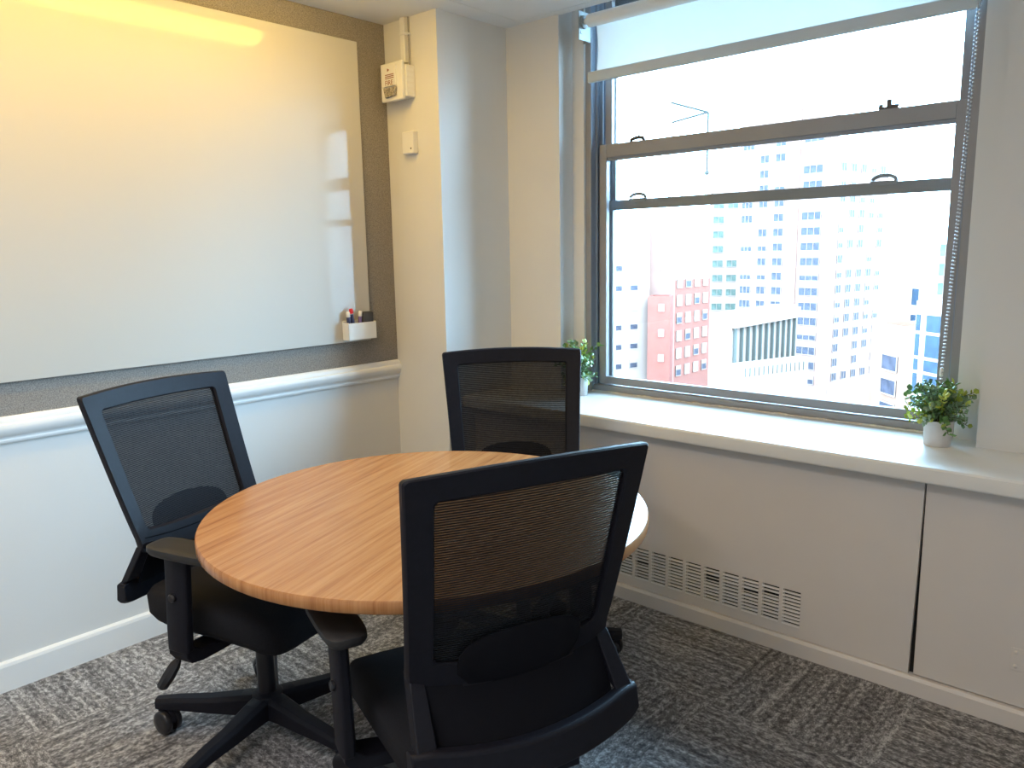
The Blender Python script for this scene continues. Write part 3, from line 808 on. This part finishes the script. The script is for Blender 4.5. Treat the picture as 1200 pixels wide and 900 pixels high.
# white building with teal windows
b = Building('office_block', at(-27.8, 205), at(-24.6, 205), 18, zat(5.0, 205), M['c_white'], 'white office block with teal windows behind the finned building')
for i in range(8):
    for j in range(3):
        if rc.random() < .8: b.window(b.L*(.08+.3*j), zat(-4.3, 205)+3.6*i, b.L*.22, 1.6, 2, 'c_teal')
# the big tower: broad face and a receding side
Pm, Pn = at(-25.9, 182), at(-20.15, 170)
b = Building('apartment_tower', Pm, Pn, 3, zat(10.5, 172), M['c_pale'], 'tall pale pink apartment tower with many windows, centre of the view')
fl = 3.05; z0 = zat(-9.2, 174)
cols = [(.05, .13), (.255, .10), (.43, .11), (.74, .20)]
for i in range(17):
    for j, (cx_, cw) in enumerate(cols):
        if rc.random() < (.94 if i < 13 else .7):
            b.window(b.L*cx_, z0+fl*i, b.L*cw, 1.55, 3 if j in (0, 3) else 2, 'c_glass', style=1 if rc.random() < .3 else 0)
mb = MB()
for x0, x1 in ((.60, .70), (.96, 1.0)): mb.box(b.L*x0, b.L*x1, -.25, 0, 0, b.H-2)
mb.build('brick_pier', M['c_beige'], b.root, smooth=False)
# stepped wing to the right of the tower, its side running away
nb = Vector((-(Pn-Pm).y, (Pn-Pm).x, 0)).normalized(); Q0, Q1 = Pn+nb*3.06, Pn+nb*23
b = Building('apartment_wing', Q0, Q1, 12, zat(6.3, 185), M['c_pale'], 'pale receding apartment wing right of the tall tower')
for i in range(15):
    for j in range(5):
        if rc.random() < .84: b.window(b.L*(.06+.19*j), z0+.4+fl*i, b.L*.09, 1.6, 2, 'c_glass', style=1 if rc.random() < .4 else 0)
# low white building with vertical fins
F0, F1 = at(-26.1, 104), at(-21.9, 122)
b = Building('finned_building', F0, F1, 3.2, zat(-4.75, 108), M['c_white'], 'low white building with vertical fins below the tall tower')
Lf = b.L; H = b.H
for i in range(11):
    x = Lf*(.03+.94*i/10)
    mb = MB(); mb.box(x-.10, x+.10, -.45, 0, H-7.4, H-1.2); mb.build('fin', M['c_fin'], b.root, smooth=False)
mb = MB(); mb.box(-.3, Lf+.3, -.7, 0, H-1.2, H+.3); mb.build('cornice', M['c_white'], b.root, smooth=False)
mb = MB(); mb.box(-.2, Lf+.2, -1.4, 0, H-8.3, H-7.4); mb.build('terrace_slab', M['c_white'], b.root, smooth=False)
for i in range(9):
    x = Lf*(.02+.06*i) if i < 6 else Lf*(.45+.16*(i-6))
    mb = MB(); mb.box(x, x+.28, -1.1, -.2, H-12.5, H-8.3); mb.build('lower_fin', M['c_blue'] if i < 6 else M['c_fin'], b.root, smooth=False)
b = Building('low_roof_building', at(-25.4, 88), at(-20.9, 96), 1.6, zat(-8.3, 91), M['c_white'], 'low white roof edge just above the window sill')
mb = MB()
for i in range(14): mb.box(b.L*(.06+.066*i), b.L*(.06+.066*i)+.08, -.1, .0, b.H-.8, b.H+.2)
mb.build('railing', M['c_fin'], b.root, smooth=False)
# tan stepped building on the right
b = Building('stone_building', at(-17.0, 96), at(-14.3, 88), 14, zat(-5.6, 92), M['c_tan'], 'tan stone building with blue windows near the right of the view')
for i in range(3): b.window(b.L*.30, zat(-8.3, 91)-2.6*i, b.L*.34, 1.6, 1, 'c_glass')
b = Building('stone_tower', at(-15.9, 108), at(-14.1, 104), 12, zat(-4.0, 106), M['c_pale'], 'pale stepped stone tower behind the tan building')
for i in range(4): b.window(b.L*.66, zat(-8.9, 105)+3.1*i, b.L*.24, 2.0, 1, 'c_blue')
b = Building('far_tower', at(-15.2, 150), at(-12.2, 150), 12, zat(-.6, 150), M['c_pale'], 'faint pale tower above the blue-glass building')
for i in range(3): b.window(b.L*.62, zat(-3.2, 150)+3.2*i, b.L*.34, 2.0, 3, 'c_teal')
# blue glazed building
G0, G1 = at(-14.45, 70), at(-11.6, 66)
b = Building('glass_building', G0, G1, 14, zat(-4.15, 69), M['c_frame'], 'white-framed building with blue glass panes by the right window jamb')
hts = [1.55, 2.0, 1.15, 1.9, 1.1, 1.9]; z = b.H-.35
for k, hh in enumerate(hts):
    z -= hh
    for x0, x1 in ((.02, .11), (.24, .62), (.68, .98)):
        mb = MB(); mb.box(b.L*x0, b.L*x1, -.04, .02, z+.16, z+hh-.10); mb.build('pane', M['c_blue'], b.root, smooth=False)
# construction crane far away
cb = at(-30.6, 262); ct = at(-28.06, 262)
cr = thing('tower_crane', (cb.x, cb.y, GZ), 'faint tower crane far off, tip of its jib showing above the upper window rail', 'crane')
ht = zat(9.13, 262)-GZ; jl = (ct-cb)
mb = MB()
for dx in (-.8, .8):
    for dy in (-.8, .8): mb.tube([(dx, dy, 0), (dx, dy, ht+3)], .12, 4)
for i in range(30): mb.tube([(-.8, -.8, ht*i/30), (.8, .8, ht*(i+1)/30)], .08, 4)
mb.build('mast', M['c_white'], cr, smooth=False)  # mast takes the pale wall colour so the bright glare swallows it
mb = MB(); tip = Vector((jl.x, jl.y, ht)); n = 8
up = [Vector((0, 0, ht+3.6)).lerp(tip, i/n) for i in range(n+1)]; lo = [Vector((0, 0, ht-2.6)).lerp(tip, i/n) for i in range(n+1)]
mb.tube(up, .38, 6); mb.tube(lo, .38, 6)
for i in range(n): mb.tube([up[i], lo[i+1]], .07, 4); mb.tube([lo[i], up[i]], .05, 4)
mb.build('jib', M['crane_steel'], cr, smooth=False)
mb = MB(); mb.tube([tip, tip+Vector((0, 0, -18))], .36, 6); mb.sphere(tip+Vector((0, 0, -18.4)), .8, 8, 6); mb.build('hoist_rope', M['crane_steel'], cr, smooth=False)

# ------------------------------------------------------------------ light
wd = bpy.data.worlds.new('sky'); scn.world = wd; wd.use_nodes = True
bg = wd.node_tree.nodes['Background']; bg.inputs['Color'].default_value = (.44, .715, 1., 1); bg.inputs['Strength'].default_value = 31
def area(name, loc, rot, sx, sy, power, rgb, portal=False):
    l = bpy.data.lights.new(name, 'AREA'); l.shape = 'RECTANGLE'; l.size = sx; l.size_y = sy; l.energy = power; l.color = rgb
    o = bpy.data.objects.new(name, l); col.objects.link(o); o.location = loc; o.rotation_euler = rot
    if portal: l.cycles.is_portal = True
    return o
area('window_portal', ((SL+SR)/2, 1.40, 1.72), (-PI/2, 0, 0), 1.75, 1.95, 1, (1, 1, 1), True)
area('overhead_fill', (1.5, -2.0, ZC-.03), (0, 0, 0), 1.2, .3, 25, (1, .92, .87))  # unseen fill from above, added to brighten the room
area('overhead_fill', (2.9, -2.5, ZC-.03), (0, 0, 0), 1.2, .3, 9, (1, .92, .82))  # second unseen fill, weaker, added for the same purpose

# ------------------------------------------------------------------ camera
yaw, pit, rol = math.radians(41.99), math.radians(-9.624), math.radians(-1.052)
F = Vector((-math.sin(yaw)*math.cos(pit), math.cos(yaw)*math.cos(pit), math.sin(pit)))
R0 = Vector((math.cos(yaw), math.sin(yaw), 0)); U0 = R0.cross(F)
Rv = math.cos(rol)*R0+math.sin(rol)*U0; Uv = -math.sin(rol)*R0+math.cos(rol)*U0
cd_ = bpy.data.cameras.new('camera'); co = bpy.data.objects.new('camera', cd_); col.objects.link(co)
mw = Matrix((Rv, Uv, -F)).transposed().to_4x4(); mw.translation = (2.9496, -1.8396, 1.45)
co.matrix_world = mw
cd_.sensor_width = 36; cd_.lens = 36*911.15/1200; cd_.clip_start = .05; cd_.clip_end = 2000
scn.camera = co

scn.view_settings.view_transform = 'Standard'; scn.view_settings.look = 'None'
scn.view_settings.exposure = 0; scn.view_settings.gamma = 1; scn.view_settings.use_curve_mapping = False
cy = scn.cycles
cy.use_denoising = True
cy.max_bounces = 10; cy.diffuse_bounces = 6; cy.glossy_bounces = 4; cy.transparent_max_bounces = 16; cy.transmission_bounces = 6
cy.caustics_reflective = False; cy.caustics_refractive = False; cy.sample_clamp_indirect = 8
